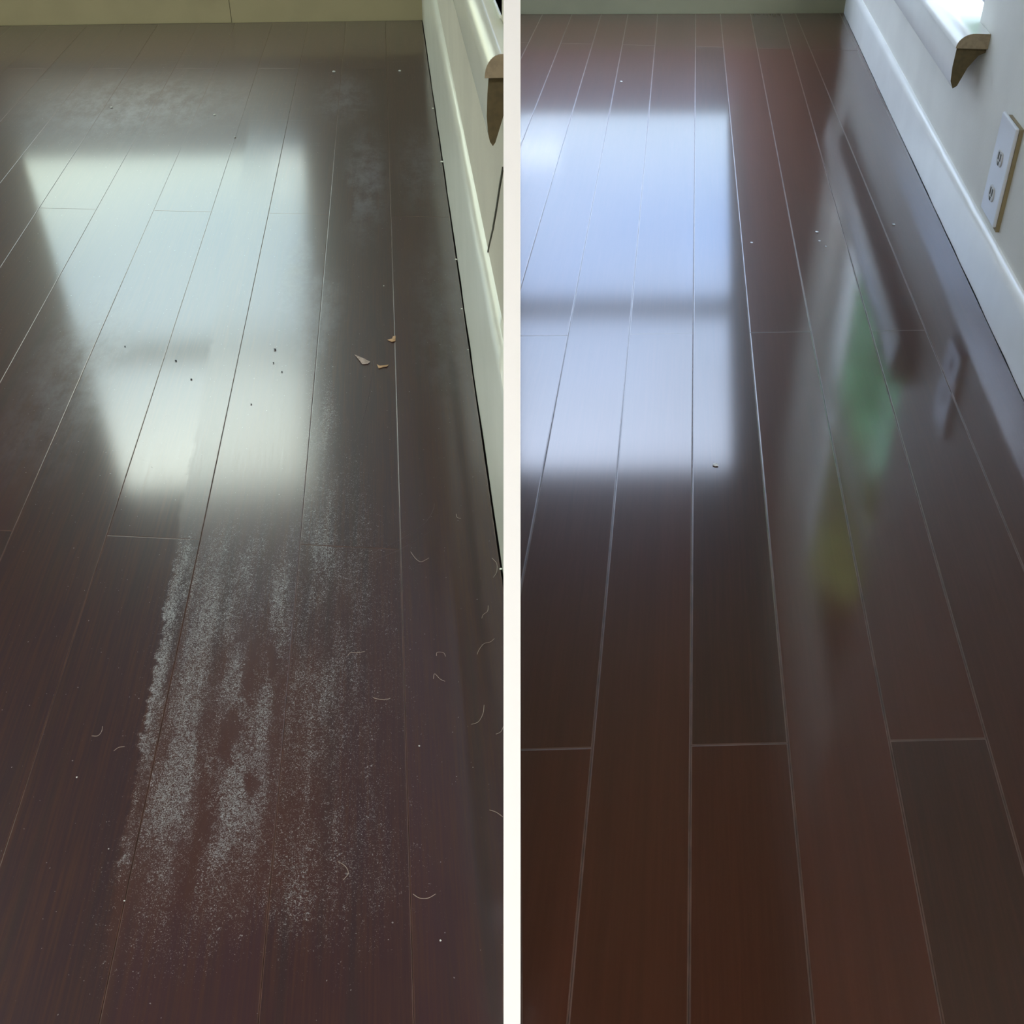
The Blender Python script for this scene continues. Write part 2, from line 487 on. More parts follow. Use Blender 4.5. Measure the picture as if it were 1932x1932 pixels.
# BL/BR normals point towards the camera for d=(+x): n=(dy,-dx) -> flip sense: off is negative away from the room
CZ = 2.40
cornL = cross(WL, 0.0, BL, 0.0); cornR = cross(WR, 0.0, BR, 0.0)

# ---- floors
def lay_floor(room, seams, joints_even, joints_odd, skew, clips, mat, cols, gap, bw, name, label):
    root = empty(name); tag(root, label, 'floor', 'structure')
    for i in range(len(seams) - 1):
        (m0, c0), (m1, c1) = seams[i], seams[i + 1]
        js = joints_even if i % 2 == 0 else joints_odd
        for j in range(len(js) - 1):
            P = []
            for (m, c), v in (((m0, c0), js[j]), ((m1, c1), js[j]), ((m1, c1), js[j + 1]), ((m0, c0), js[j + 1])):
                # joint: v = v0 + skew*(u - u_ref), u_ref = left seam
                sk = skew(v)                     # js holds v where the joint line crosses u = 0
                vv = (v + sk * c) / (1 - sk * m)
                P.append(room.xy(m * vv + c, vv))
            for nrm, cc in clips: 
                P = clip(P, nrm, cc)
                if len(P) < 3: break
            if len(P) < 3: continue
            plank(room, P, gap, bw, mat, root, random.uniform(-0.00025, 0.0), random.choice(cols))
    return root

# left seams, two picked pixels each (far, near)
sL = [RL.seam((145, 282), (34, 453)), RL.seam((181, 396), (33, 663)), RL.seam((290, 396), (47, 950)),
      RL.seam((399, 399), (145, 1183)), RL.seam((524, 320), (256, 1600)), RL.seam((628, 320), (529, 1450)),
      RL.seam((735, 320), (764, 1333))]
s8m, s8c = sL[-1]
s9 = (0.0, float(WL.c) * 1.0 + 0.0)
mL, cL = RL.seam((798 + 1.5, 44), (930 + 3, 949)); sL.append((mL, cL))
while len(sL) < 27: sL.insert(0, (sL[0][0] * 0.0 + 0.0, sL[0][1] + sL[0][0] * 2.4 - 0.1205))
def j0(room, sk, x, y):
    u_, v_ = room.uv(x, y); return v_ - sk(v_) * u_
skL = lambda v: -0.178 if v < 1.7 else (-0.16 if v < 3.0 else -0.10)
v_a, v_b, v_c = j0(RL, skL, 128, 393.5), j0(RL, skL, 205, 1010), j0(RL, skL, 370, 129)
PER = v_c - v_b
idx_s2 = len(sL) - 1 - 7                          # index of the s2-s3 strip
ev = [-0.75, v_a - PER, v_a, v_a + PER]; od = [-0.75, v_b, v_b + PER, v_b + 2 * PER]
ev, od = (ev, od) if idx_s2 % 2 == 0 else (od, ev)
HN = (BL.n, None)
clipsL = [(WL.n, WL.c - 0.0025), (-BL.n, -(BL.c + 0.002)), (np.array([1.0, 0.0]), -T_BOARD / 2 - 0.0005), (np.array([-1.0, 0.0]), 2.6), (np.array([0, -1.0]), 0.5)]
# make sure the back wall normal points towards the camera
assert BL.n[1] < 0
colsL = [(0.029, 0.010, 0.015), (0.034, 0.012, 0.017), (0.025, 0.010, 0.015), (0.030, 0.012, 0.019), (0.030, 0.010, 0.013)]
lay_floor(RL, sL, ev, od, skL, clipsL, M_FL, colsL, 0.00018, 0.0008, 'floor', 'worn dark mahogany laminate floor with hazy scuffs and pale specks, left half')

rs = [RR.seam((1307, 820), (1303, 1400)), RR.seam((1378, 230), (1487, 1402)), RR.seam((1455, 230), (1676, 1388)),
      RR.seam((1532, 230), (1861, 1392)), RR.seam((1847, 867), (1898, 991))]
r2 = RR.seam((1228, 171), (1118, 1410)); r1 = RR.seam((1156, 181), (990, 1070)); r0 = RR.seam((1083, 190), (1012, 560)); rm = RR.seam((1008, 197), (990, 290))
sR = [r1, r2] + rs
for q in range(9):
    sR.insert(0, (0.0, sR[0][1] + sR[0][0] * 2.2 - 0.0985))
for q in range(12):
    sR.append((0.0, sR[-1][1] + sR[-1][0] * 1.0 + 0.0985))
skR = lambda v: 0.160 if v < 3 else 0.02
w_a, w_b = j0(RR, skR, 1400, 1404), j0(RR, skR, 1475, 626.5)
PR = 2.95
i34 = 9 + 2
A_ = [-0.8, w_a, w_a + PR, w_a + 2 * PR]; B_ = [w_b - PR, w_b, w_b + PR, w_b + 2 * PR]
evR, odR = (A_, B_) if i34 % 2 == 0 else (B_, A_)
clipsR = [(WR.n, WR.c - 0.0015), (-BR.n, -(BR.c + 0.002)), (np.array([-1.0, 0.0]), -T_BOARD / 2 - 0.0005), (np.array([0, -1.0]), 0.3)]
colsR = [(0.052, 0.016, 0.009), (0.044, 0.014, 0.008), (0.034, 0.014, 0.009), (0.056, 0.016, 0.009), (0.048, 0.016, 0.009)]
lay_floor(RR, sR, evR, odR, skR, clipsR, M_FR, colsR, 0.00012, 0.0015, 'floor.001', 'glossy clean red-brown laminate floor mirroring the window, right half')

# ---- slab under everything
v, f = prism([(-2.8, -3.2), (1.8, -3.2), (1.8, 4.6), (-2.8, 4.6)], -0.16, -0.010)
tag(mesh_obj('floor', v, f, M_SUB), 'dark subfloor slab seen in the joints between the planks', 'floor', 'structure')

# ---- thin white partition board between the two rooms, raked front edge
D_END = 0.88
def rake_y(z): return (D_END - (CAM_H - z) * SP) / CP
x0, x1 = -T_BOARD / 2, T_BOARD / 2
side = [(rake_y(-0.01), -0.01), (4.45, -0.01), (4.45, CZ), (rake_y(CZ), CZ)]
v = [(x0, a, b) for a, b in side] + [(x1, a, b) for a, b in side]
f = [(0, 1, 2, 3), (7, 6, 5, 4), (0, 4, 5, 1), (1, 5, 6, 2), (2, 6, 7, 3), (3, 7, 4, 0)]
tag(mesh_obj('wall_middle', v, f, M_BOARD), 'thin white partition board standing upright between the worn floor and the polished floor', 'wall', 'structure')

# ---- walls
def window_unit(fr, hole, off_in, off_out, name, label, mglass, mframe, rail=0.5, sgn=1, tw=0.04):
    """frame, two sashes and panes inside an opening; hole = (s,z) x4 ccw from bottom-start"""
    root = empty(name, fr.P((hole[0][0] + hole[1][0]) / 2, off_in, hole[0][1]))
    tag(root, label, 'window', 'structure')
    H = [np.array(q, float) for q in hole]
    jam = [bar(fr, H[i], H[(i + 1) % 4], tw * 1.4, off_in + 0.03 * sgn, off_in + 0.10 * sgn) for i in range(4)]
    V, Fc = join(jam); put(mesh_obj('window_frame', V, Fc, mframe), root)
    L = H[0] * (1 - rail) + H[3] * rail; R = H[1] * (1 - rail) + H[2] * rail
    for (a, b, c, d, oo) in ((H[0], H[1], R, L, 0.045), (L, R, H[2], H[3], 0.065)):
        cen = (a + b + c + d) / 4; Q = [p + (cen - p) / np.linalg.norm(cen - p) * tw * 1.1 for p in (a, b, c, d)]
        V, Fc = join([bar(fr, Q[i], Q[(i + 1) % 4], tw, off_in + oo * sgn, off_in + (oo + 0.02) * sgn) for i in range(4)])
        sash = put(mesh_obj('sash', V, Fc, mframe), root)
        V, Fc = quad_slab(fr, Q, off_in + (oo + 0.008) * sgn, off_in + (oo + 0.012) * sgn)
        g = mesh_obj('pane', V, Fc, mglass); g.parent = sash; g.location = -Vector(root.location)
        sash.location = Vector(sash.location)
        g.location = (0, 0, 0)
    return root

TH = 0.12
# back wall, left room  (frame BL: s along +x, positive off towards the camera)
def bs(fr, x): return (x - fr.c * fr.n[0]) / fr.d[0]
holeL = [(-1.53, 0.41), (-0.43, 0.41), (-0.56, 1.92), (-1.44, 1.92)]
sLc = float(cornL @ BL.d)
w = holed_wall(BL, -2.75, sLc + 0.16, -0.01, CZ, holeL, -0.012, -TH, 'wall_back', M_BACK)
tag(w, 'olive tan back wall of the left room with a tall window', 'wall', 'structure')
window_unit(BL, holeL, -0.012, -TH, 'window_1', 'tall two-sash window in the back wall of the left room', M_GLASS_L, M_BACKTRIM, 0.545, -1)
holeR = [(0.03, 0.30), (0.89, 0.30), (1.08, 1.93), (0.03, 1.93)]
sRc = float(cornR @ BR.d)
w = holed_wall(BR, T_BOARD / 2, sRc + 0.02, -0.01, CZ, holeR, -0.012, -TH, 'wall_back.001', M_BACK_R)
tag(w, 'brown olive back wall of the right room with a tall window', 'wall', 'structure')
window_unit(BR, holeR, -0.012, -TH, 'window_2', 'tall two-sash window in the back wall of the right room', M_GLASS_R, M_BACKTRIM_R, 0.50, -1)

# right wall, left room
def cut_at_board(o):
    for q in [o] + list(o.children_recursive):
        if q.type != 'MESH': continue
        bpy.context.view_layer.update()
        mw = q.matrix_world.copy(); inv = mw.inverted()
        bm = bmesh.new(); bm.from_mesh(q.data)
        res = bmesh.ops.bisect_plane(bm, geom=bm.verts[:] + bm.edges[:] + bm.faces[:], plane_co=inv @ Vector((-T_BOARD / 2 - 0.0002, 0, 0)), plane_no=(1, 0, 0), clear_outer=True)
        ed = [g for g in res['geom_cut'] if isinstance(g, bmesh.types.BMEdge)]
        if ed: bmesh.ops.holes_fill(bm, edges=ed, sides=0)
        bm.to_mesh(q.data); bm.free()
s0L = 1.075; s1L = float(cornL @ WL.d)
hL = [(1.22, 0.60), (s1L - 0.45, 0.60), (s1L - 0.45, 2.0), (1.22, 2.0)]
w = holed_wall(WL, s0L, s1L + 0.1, -0.01, CZ, hL, 0.012, 0.09, 'wall_right', M_WALL)
cut_at_board(tag(w, 'grey-beige painted side wall with a window sill, right of the worn floor', 'wall', 'structure'))
cut_at_board(window_unit(WL, hL, 0.03, 0.09, 'window_3', 'side window above the sill beside the worn floor', M_GLASS_R, M_TRIM, 0.5, 0.4, 0.03))
# right wall, right room
s1R = float(cornR @ WR.d)
hR = [(2.44, 0.345), (s1R - 0.40, 0.345), (s1R - 0.40, 1.95), (2.44, 1.95)]
w = holed_wall(WR, -0.35, s1R + 0.15, -0.01, CZ, hR, 0.012, 0.012 + TH, 'wall_right.001', M_WALL_R)
tag(w, 'cool grey painted side wall with outlet and sill, right of the polished floor', 'wall', 'structure')
window_unit(WR, hR, 0.03, TH, 'window_4', 'side window above the sill beside the polished floor', M_GLASS_R, M_TRIM_R, 0.5, 1)

# remaining shell: left side, rear, jog, ceilings
def slab(p, q, t, z0, z1):
    p, q = np.array(p, float), np.array(q, float); d = (q - p) / np.linalg.norm(q - p); n = np.array([d[1], -d[0]]) * t
    return prism([p, q, q + n, p + n], z0, z1)
WLF = Frame(np.array([-2.6, -3.0]), np.array([-2.6, 3.95]))
hF = [(0.3, 0.75), (2.7, 0.75), (2.7, 2.1), (0.3, 2.1)]  # opening added to bring side light onto the right wall
tag(holed_wall(WLF, -3.0, 4.0, -0.01, CZ, hF, 0.0, -0.10, 'wall_left', M_HALL), 'plain beige far left wall of the hall with a window opening added for side light', 'wall', 'structure')
window_unit(WLF, hF, 0.0, -0.1, 'fill_window', 'unseen wide window added in the far left wall to light the side wall', M_GLASS_W, M_TRIM, 0.5, -1)
v, f = slab((-2.7, -3.0), (1.7, -3.0), 0.1, -0.01, CZ); tag(mesh_obj('wall_rear', v, f, M_HALL), 'plain beige wall behind the photographer', 'wall', 'structure')
jx = float((WR.d * -0.35 + WR.n * (WR.c + 0.012))[0]); jy = float((WR.d * -0.35 + WR.n * (WR.c + 0.012))[1])
v, f = slab((jx + 0.122, jy), (1.7, jy), -0.1, -0.01, CZ); tag(mesh_obj('wall_jog', v, f, M_HALL), 'short beige return wall right of the photographer', 'wall', 'structure')
v, f = slab((1.6, -3.0), (1.6, jy), 0.1, -0.01, CZ); tag(mesh_obj('wall_side', v, f, M_HALL), 'plain beige side wall right of and behind the photographer', 'wall', 'structure')
pe = WL.P(s0L, 0.05, 0)
polyL = [(-2.72, -3.12), (0.0, -3.12), (0.0, pe[1]), tuple(WL.P(s1L, 0.06, 0)[:2]), tuple(BL.P(sLc + 0.1, -TH, 0)[:2]), tuple(BL.P(-2.75, -TH, 0)[:2])]
v, f = prism(polyL, CZ, CZ + 0.1); tag(mesh_obj('ceiling', v, f, M_CEIL), 'tan ceiling above the worn floor', 'ceiling', 'structure')
polyR = [(0.0, -3.12), (1.72, -3.12), (1.72, jy + 0.1), (jx + 0.12, jy + 0.1), tuple(WR.P(s1R + 0.1, TH, 0)[:2]), (0.0, 4.3)]
v, f = prism(polyR, CZ, CZ + 0.1); tag(mesh_obj('ceiling.001', v, f, M_CEIL_R), 'tan ceiling above the polished floor', 'ceiling', 'structure')

# ---- baseboards
def wobble(s0, s1, n, a, seed):
    rr = random.Random(seed); out = []
    for i in range(n + 1):
        out.append((s0 + (s1 - s0) * i / n, rr.uniform(-a, a), 0.0))
    return out
pL = [(0.0, 0.0), (0.0, 0.235), (0.001, 0.249), (0.0035, 0.260), (0.0075, 0.266), (0.013, 0.268), (0.013, 0.0)]
o = extrude(WL, pL, s0L, s1L, 'baseboard_right', M_TRIM, smooth=True, wob=wobble(s0L, s1L, 34, 0.0006, 3))
cut_at_board(tag(o, 'greenish white glossy baseboard with rounded top beside the worn floor', 'baseboard', 'structure'))
pR = [(0.0, 0.0), (0.0, 0.083), (0.0015, 0.092), (0.005, 0.0985), (0.010, 0.101), (0.0135, 0.101), (0.0135, 0.0)]
o = extrude(WR, pR, -0.35, s1R, 'baseboard_right.001', M_TRIM_R, smooth=True, wob=wobble(-0.35, s1R, 60, 0.0006, 5))
tag(o, 'pale blue-white baseboard with rounded top beside the polished floor', 'baseboard', 'structure')
pB = [(0.0, 0.0), (0.0, 0.10), (-0.006, 0.112), (-0.012, 0.115), (-0.012, 0.0)]
xj = bs(BL, fl(437, 43)[0])
oL = empty('baseboard_back'); tag(oL, 'cream baseboard along the back wall of the worn room, in two butted lengths', 'baseboard', 'structure')
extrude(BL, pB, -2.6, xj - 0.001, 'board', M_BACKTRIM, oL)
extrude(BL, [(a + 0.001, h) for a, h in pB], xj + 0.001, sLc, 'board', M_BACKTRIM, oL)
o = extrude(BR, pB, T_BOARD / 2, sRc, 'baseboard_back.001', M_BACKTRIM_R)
tag(o, 'dark olive baseboard along the back wall of the polished room', 'baseboard', 'structure')

# ---- window sills on the side walls
def half_round(o0, o1, h0, h1, n=9):             # nosing profile: flat bottom, domed top running back to the wall
    out = [(o1, h0), (o0, h0)]
    rx = (o1 - o0) * 0.55
    for i in range(1, n + 1):
        a = math.pi / 2 * i / n
        out.append((o0 + rx * (1 - math.cos(a)), h0 + (h1 - h0) * math.sin(a)))
    out.append((o1, h1))
    return out
def sill(fr, s0, s1, prof_n, prof_a, off_back, top, h_back, mat, label, hs0, hs1):
    root = empty('window_sill', fr.P((s0 + s1) / 2, 0, prof_a[-1][1])); tag(root, label, 'sill')
    put(extrude(fr, prof_n, s0 + 0.002, s1, 'nosing', mat, smooth=True), root)
    e1 = extrude(fr, prof_n, s0, s0 + 0.002, 'end_grain', M_RAW); put(e1, root); e1['label'] = 'bare brown cut end of the nosing'
    put(extrude(fr, prof_a, s0 + 0.012, s1 - 0.01, 'apron', mat, smooth=True), root)
    e2 = extrude(fr, prof_a, s0 + 0.010, s0 + 0.012, 'end_grain', M_RAWD); put(e2, root); e2['label'] = 'unpainted cut end of the apron, shade painted in'
    # board lying in the opening
    put(extrude(fr, [(0.010, h_back), (0.010, top), (off_back, top), (off_back, h_back)], hs0, hs1, 'stool_board', mat), root)
    return root
nL = half_round(-0.016, 0.0115, 0.577, 0.597)
aL = [(-0.0115, 0.577), (-0.0130, 0.560), (-0.0138, 0.540), (-0.0130, 0.526), (-0.0112, 0.517), (-0.0085, 0.513), (-0.0062, 0.516), (-0.003, 0.526), (0.003, 0.545), (0.0115, 0.560), (0.0115, 0.577)]
cut_at_board(sill(WL, 1.079, s1L - 0.30, nL, aL, 0.045, 0.600, 0.580, M_TRIM, 'white rounded window sill end with apron on the wall above the worn floor', 1.225, s1L - 0.455))
nR = half_round(-0.045, 0.0115, 0.336, 0.362)
aR = [(-0.041, 0.336), (-0.042, 0.300), (-0.040, 0.275), (-0.034, 0.262), (-0.027, 0.267), (-0.015, 0.300), (0.0, 0.322), (0.0115, 0.328), (0.0115, 0.336)]
sill(WR, 2.335, s1R - 0.30, nR, aR, 0.055, 0.3615, 0.347, M_TRIM_R, 'white rounded window sill with brown cut end on the wall above the polished floor', 2.442, s1R - 0.402)

# ---- electrical outlet on the right wall
ox0, ox1, oz0, oz1 = 1.995, 2.098, 0.124, 0.290
ot = empty('wall_outlet', WR.P((ox0 + ox1) / 2, 0.012, oz0)); tag(ot, 'white double wall outlet with two dark-slotted sockets at the right edge', 'outlet')
V, Fc = quad_slab(WR, [(ox0 - 0.004, oz0 - 0.006), (ox1 - 0.02, oz0 - 0.004), (ox1 - 0.02, oz1), (ox0 - 0.004, oz1)], 0.006, 0.014)
b_ = put(mesh_obj('plate_shade', V, Fc, M_PLATE_SHADE), ot); b_['label'] = 'tan slab behind the plate, coloured as its shadowed gap'
V, Fc = quad_slab(WR, [(ox0, oz0), (ox1, oz0), (ox1, oz1), (ox0, oz1)], 0.0005, 0.0065)
pl = put(mesh_obj('cover_plate', V, Fc, M_PLASTIC), ot)
bv = pl.modifiers.new('soft', 'BEVEL'); bv.width = 0.002; bv.segments = 2
om = (ox0 + ox1) / 2
for zc in (0.166, 0.226):
    n = 18; ring = []
    for i in range(n):
        a = 2 * math.pi * i / n
        ring.append((om + 0.017 * math.cos(a), zc + max(-0.012, min(0.012, 0.017 * math.sin(a)))))
    v = [WR.P(a, -0.0012, z) for a, z in ring] + [WR.P(a, 0.001, z) for a, z in ring]
    f = [tuple(range(n)), tuple(range(2 * n - 1, n - 1, -1))] + [(i, (i + 1) % n, n + (i + 1) % n, n + i) for i in range(n)]
    sk = put(mesh_obj('socket', v, f, M_FACE), ot)
    for (da, dz, ww, hh) in ((-0.0065, 0.003, 0.0060, 0.012), (0.0065, 0.003, 0.0060, 0.012), (0.0, -0.0085, 0.0070, 0.006)):
        V, Fc = quad_slab(WR, [(om + da - ww / 2, zc + dz - hh / 2), (om + da + ww / 2, zc + dz - hh / 2), (om + da + ww / 2, zc + dz + hh / 2), (om + da - ww / 2, zc + dz + hh / 2)], -0.0016, 0.0)
        q = mesh_obj('slot', V, Fc, M_SLOT); q.parent = sk
        q.location = -Vector(ot.location) - Vector(sk.location) + Vector(sk.location) * 0
        q.location = (0, 0, 0)

# ---- crack in the plaster of the left room's side wall
pts = [(950, 318), (944, 352), (938, 392), (931, 432), (924, 462), (921, 478)]
def wall_pick(fr, off, x, y):
    q = ray(x, y); t = (fr.c + off) / (q[:2] @ fr.n); P = q * t + np.array([0, 0, CAM_H])
    return float(P[:2] @ fr.d), float(P[2])
cps = [wall_pick(WL, 0.012, *q) for q in pts]
V, Fc = join([bar(WL, cps[i], cps[i + 1], 0.004 if i < 3 else 0.0025, 0.0105, 0.0125) for i in range(len(cps) - 1)])
tag(mesh_obj('plaster_crack', V, Fc, M_SLOT), 'thin dark slanting crack in the wall plaster under the left window sill', 'crack')

# ---- housings of the added fill lamps
for i, (loc, sx, sy, en) in enumerate(FILL_LAMPS):
    root = empty('fill_lamp', (loc[0], loc[1], CZ - 0.03))
    tag(root, 'unseen flat fill panel added on the ceiling behind the photographer, ' + ('left' if i == 0 else 'right') + ' one', 'lamp')
    fr_ = [prism([(-sx / 2 - .03 + (0 if s else 0), -sy / 2 - .03), (sx / 2 + .03, -sy / 2 - .03), (sx / 2 + .03, -sy / 2), (-sx / 2 - .03, -sy / 2)], 0, .03) for s in (1,)]
    fr_ += [prism([(-sx / 2 - .03, sy / 2), (sx / 2 + .03, sy / 2), (sx / 2 + .03, sy / 2 + .03), (-sx / 2 - .03, sy / 2 + .03)], 0, .03),
            prism([(-sx / 2 - .03, -sy / 2), (-sx / 2, -sy / 2), (-sx / 2, sy / 2), (-sx / 2 - .03, sy / 2)], 0, .03),
            prism([(sx / 2, -sy / 2), (sx / 2 + .03, -sy / 2), (sx / 2 + .03, sy / 2), (sx / 2, sy / 2)], 0, .03)]
    V, Fc = join(fr_); mesh_obj('fill_frame', V, Fc, M_TRIM, root)
    v, f = prism([(-sx / 2, -sy / 2), (sx / 2, -sy / 2), (sx / 2, sy / 2), (-sx / 2, sy / 2)], 0.012, .02); mesh_obj('diffuser', v, f, M_FILL, root)

# ---- small things lying on the floor
def hair(pts, rad, label, mat=M_HAIR):
    q = [fl(*p) for p in pts]; Z = []
    P = []                                        # Catmull-Rom through the picks
    for i in range(len(q) - 1):
        a, b, c, d = q[max(i - 1, 0)], q[i], q[i + 1], q[min(i + 2, len(q) - 1)]
        for t in np.linspace(0, 1, 6, endpoint=False):
            P.append(0.5 * ((2 * b) + (c - a) * t + (2 * a - 5 * b + 4 * c - d) * t * t + (3 * b - a - 3 * c + d) * t ** 3))
    P.append(q[-1]); v, f = [], []
    o = P[len(P) // 2]
    for i, p in enumerate(P):
        t = P[min(i + 1, len(P) - 1)] - P[max(i - 1, 0)]; t = t / (np.linalg.norm(t) + 1e-12); n = np.array([-t[1], t[0]])
        rr = rad * (0.5 if i in (0, len(P) - 1) else 1)
        for a in (0, math.pi / 2, math.pi, 3 * math.pi / 2):
            w_ = p + n * rr * math.cos(a) - o
            v.append((w_[0], w_[1], rad + rr * math.sin(a)))
    for i in range(len(P) - 1):
        f += [(4 * i + j, 4 * i + (j + 1) % 4, 4 * i + 4 + (j + 1) % 4, 4 * i + 4 + j) for j in range(4)]
    f += [(3, 2, 1, 0), tuple(4 * (len(P) - 1) + j for j in range(4))]
    ob = mesh_obj('stray_hair', v, f, mat, smooth=True); ob.location = (o[0], o[1], 0.0)
    return tag(ob, label, 'hair', group='stray hairs and fibres on the worn floor')
cc = lambda X, Y: (450 + X / 3.788, 950 + Y / 3.788)
HAIRS = [
    ([cc(1230, 345), cc(1262, 390), cc(1300, 418), cc(1335, 405), cc(1362, 390)], 'pale V-shaped hair just right of the seam end, below the short cross joint'),
    ([cc(1785, 730), cc(1780, 770), cc(1750, 795), cc(1738, 822)], 'short wavy pale hair near the right edge, upper of the ones below the baseboard end'),
    ([cc(1830, 965), cc(1800, 990), cc(1755, 1003), cc(1720, 1045), cc(1705, 1080)], 'long curved pale hair near the right edge halfway down the dark plank'),
    ([cc(1755, 1440), cc(1748, 1500), cc(1715, 1560), cc(1662, 1580)], 'hooked pale hair near the right edge, lower of the two longest'),
    ([cc(1893, 1595), cc(1875, 1632), cc(1840, 1650)], 'short pale hair cut off by the white partition at its right end'),
    ([cc(1415, 1090), cc(1420, 1065), cc(1465, 1068), cc(1480, 1095)], 'tiny staple-shaped hair in the middle of the dark right plank'),
    ([cc(1393, 1255), cc(1402, 1218), cc(1440, 1255), cc(1476, 1272)], 'faint checkmark-shaped hair below the staple-shaped one'),
    ([cc(960, 1388), cc(1005, 1400), cc(1050, 1402), cc(1085, 1393)], 'bright straight fibre lying left of the long seam among the specks'),
    ([cc(1810, 390), cc(1845, 430), cc(1845, 490), cc(1820, 530)], 'faint curved hair beside the lower end of the baseboard'),
    ([cc(1555, 75), cc(1562, 100), cc(1590, 108)], 'tiny hair on the dark plank beside the lower baseboard'),
    ([(915.6, 0), ] if False else [(450 + 1718 / 3.631, 1400 + 466 / 3.631), (450 + 1765 / 3.631, 1400 + 482 / 3.631), (450 + 1812 / 3.631, 1400 + 515 / 3.631)], 'smooth arched pale hair at the right edge in the dark lower floor'),
    ([(450 + 1195 / 3.631, 1400 + 1042 / 3.631), (450 + 1240 / 3.631, 1400 + 1070 / 3.631), (450 + 1300 / 3.631, 1400 + 1070 / 3.631), (450 + 1350 / 3.631, 1400 + 1042 / 3.631)], 'smile-shaped faint hair near the bottom right of the worn floor'),
    ([(450 + 680 / 3.631, 1400 + 820 / 3.631), (450 + 730 / 3.631, 1400 + 850 / 3.631), (450 + 752 / 3.631, 1400 + 900 / 3.631), (450 + 715 / 3.631, 1400 + 948 / 3.631)], 'round hook-shaped faint hair on the speckled plank, bottom centre'),
    ([(830 / 3.864, 950 + 1805 / 3.864), (865 / 3.864, 950 + 1780 / 3.864), (910 / 3.864, 950 + 1773 / 3.864)], 'small arched hair left of the speckled strip'),
    ([(748 / 3.864, 950 + 1625 / 3.864), (740 / 3.864, 950 + 1665 / 3.864), (712 / 3.864, 950 + 1695 / 3.864), (668 / 3.864, 950 + 1695 / 3.864)], 'faint curl left of the speckled strip, above the small arched hair'),
    ([cc(780, 1090), cc(800, 1068), cc(850, 1068), cc(905, 1058)], 'yellowish short hair lying among the specks of the middle plank'),
]
for pts, lab in HAIRS: hair(pts, 0.00028, lab)

worn_floor = bpy.data.objects['floor']
for pts in ([cc(1400, 0), cc(1385, 60), cc(1320, 150), cc(1150, 262), cc(1000, 335), cc(850, 405), cc(680, 470), cc(500, 508), cc(290, 514)],
            [cc(1370, 200), cc(1250, 275), cc(1150, 330), cc(1020, 385), cc(890, 438)],
            [(450 + 968 / 3.788, 450 + 870 / 3.788), (450 + 935 / 3.788, 450 + 1100 / 3.788), (450 + 885 / 3.788, 450 + 1300 / 3.788), (450 + 830 / 3.788, 450 + 1460 / 3.788)],
            [(600, 213), (560, 222), (620, 228)] if False else [(548, 217), (585, 224), (632, 231)]):
    sc_ = hair(pts, 0.00022, 'long thin pale scratch', M_SCR); sc_.name = 'scratch'; sc_.parent = worn_floor
    for k_ in ('category', 'group', 'label'): del sc_[k_]
    sc_.scale.z = 0.4

def flake(pts, lift, thick, mat, label, name='wood_chip', cat='chip'):
    q = [fl(*p) for p in pts]; o = sum(q) / len(q); n = len(q)
    v = [(p[0] - o[0], p[1] - o[1], 0.0002 + lift * ((i % 2) * 0.6 + 0.1)) for i, p in enumerate(q)]
    v += [(a, b, c + thick) for a, b, c in v]
    f = [tuple(range(n))[::-1], tuple(range(n, 2 * n))] + [(i, (i + 1) % n, n + (i + 1) % n, n + i) for i in range(n)]
    ob = mesh_obj(name, v, f, mat); ob.location = (o[0], o[1], 0.0002)
    return tag(ob, label, cat)
dd = lambda X, Y: (450 + X / 3.788, 450 + Y / 3.788)
flake([dd(828, 832), dd(890, 860), dd(942, 884), dd(925, 900), dd(885, 902), dd(868, 880)], 0.0012, 0.0004, M_CHIPG, 'grey-tan pointed wood flake, leftmost and largest of the three chips', 'wood_chip')
flake([dd(988, 902), dd(1010, 915), dd(1072, 906), dd(1060, 920), dd(1030, 922), dd(1003, 934)], 0.0012, 0.0004, M_CHIP, 'thin tan curled wood chip between the grey flake and the seam', 'wood_chip')
flake([dd(1064, 728), dd(1098, 722), dd(1104, 703), dd(1124, 700), dd(1122, 735), dd(1098, 744)], 0.0010, 0.0006, M_CHIP, 'orange-tan L-shaped wood chip lying across the right-hand seam', 'wood_chip')

def crumb(x, y, rad, mat, label, name, cat, group=None, hgt=0.6):
    p = fl(x, y); bm = bmesh.new(); bmesh.ops.create_icosphere(bm, subdivisions=2, radius=rad)
    rr = random.Random(int(x * 7 + y))
    for w_ in bm.verts:
        w_.co *= rr.uniform(0.75, 1.15); w_.co.z *= hgt
    me = bpy.data.meshes.new(name); bm.to_mesh(me); bm.free(); me.materials.append(mat)
    lo = min(w_.co.z for w_ in me.vertices)
    ob = bpy.data.objects.new(name, me); ob.location = (p[0], p[1], -lo); COL.objects.link(ob)
    return tag(ob, label, cat, group=group)
for x, y, rd, lab in [(332, 681, .0011, 'dark oval crumb in the bright window reflection, by the reflected sash bar'), (361, 716, .0010, 'dark crumb just below the reflected sash bar'),
                      (519, 660, .0014, 'largest dark crumb at the right side of the window reflection'), (516, 685, .0009, 'dark crumb under the largest one'),
                      (532, 702, .0009, 'dark crumb lowest of the group right of the reflection'), (474, 763, .0008, 'small dark crumb alone on the bright plank'),
                      (236, 654, .0008, 'tiny dark crumb left in the reflection near the sash bar')]:
    crumb(x, y, rd * 1.5, M_CRUMB, lab, 'crumb', 'crumb', 'dark crumbs in the window reflection')
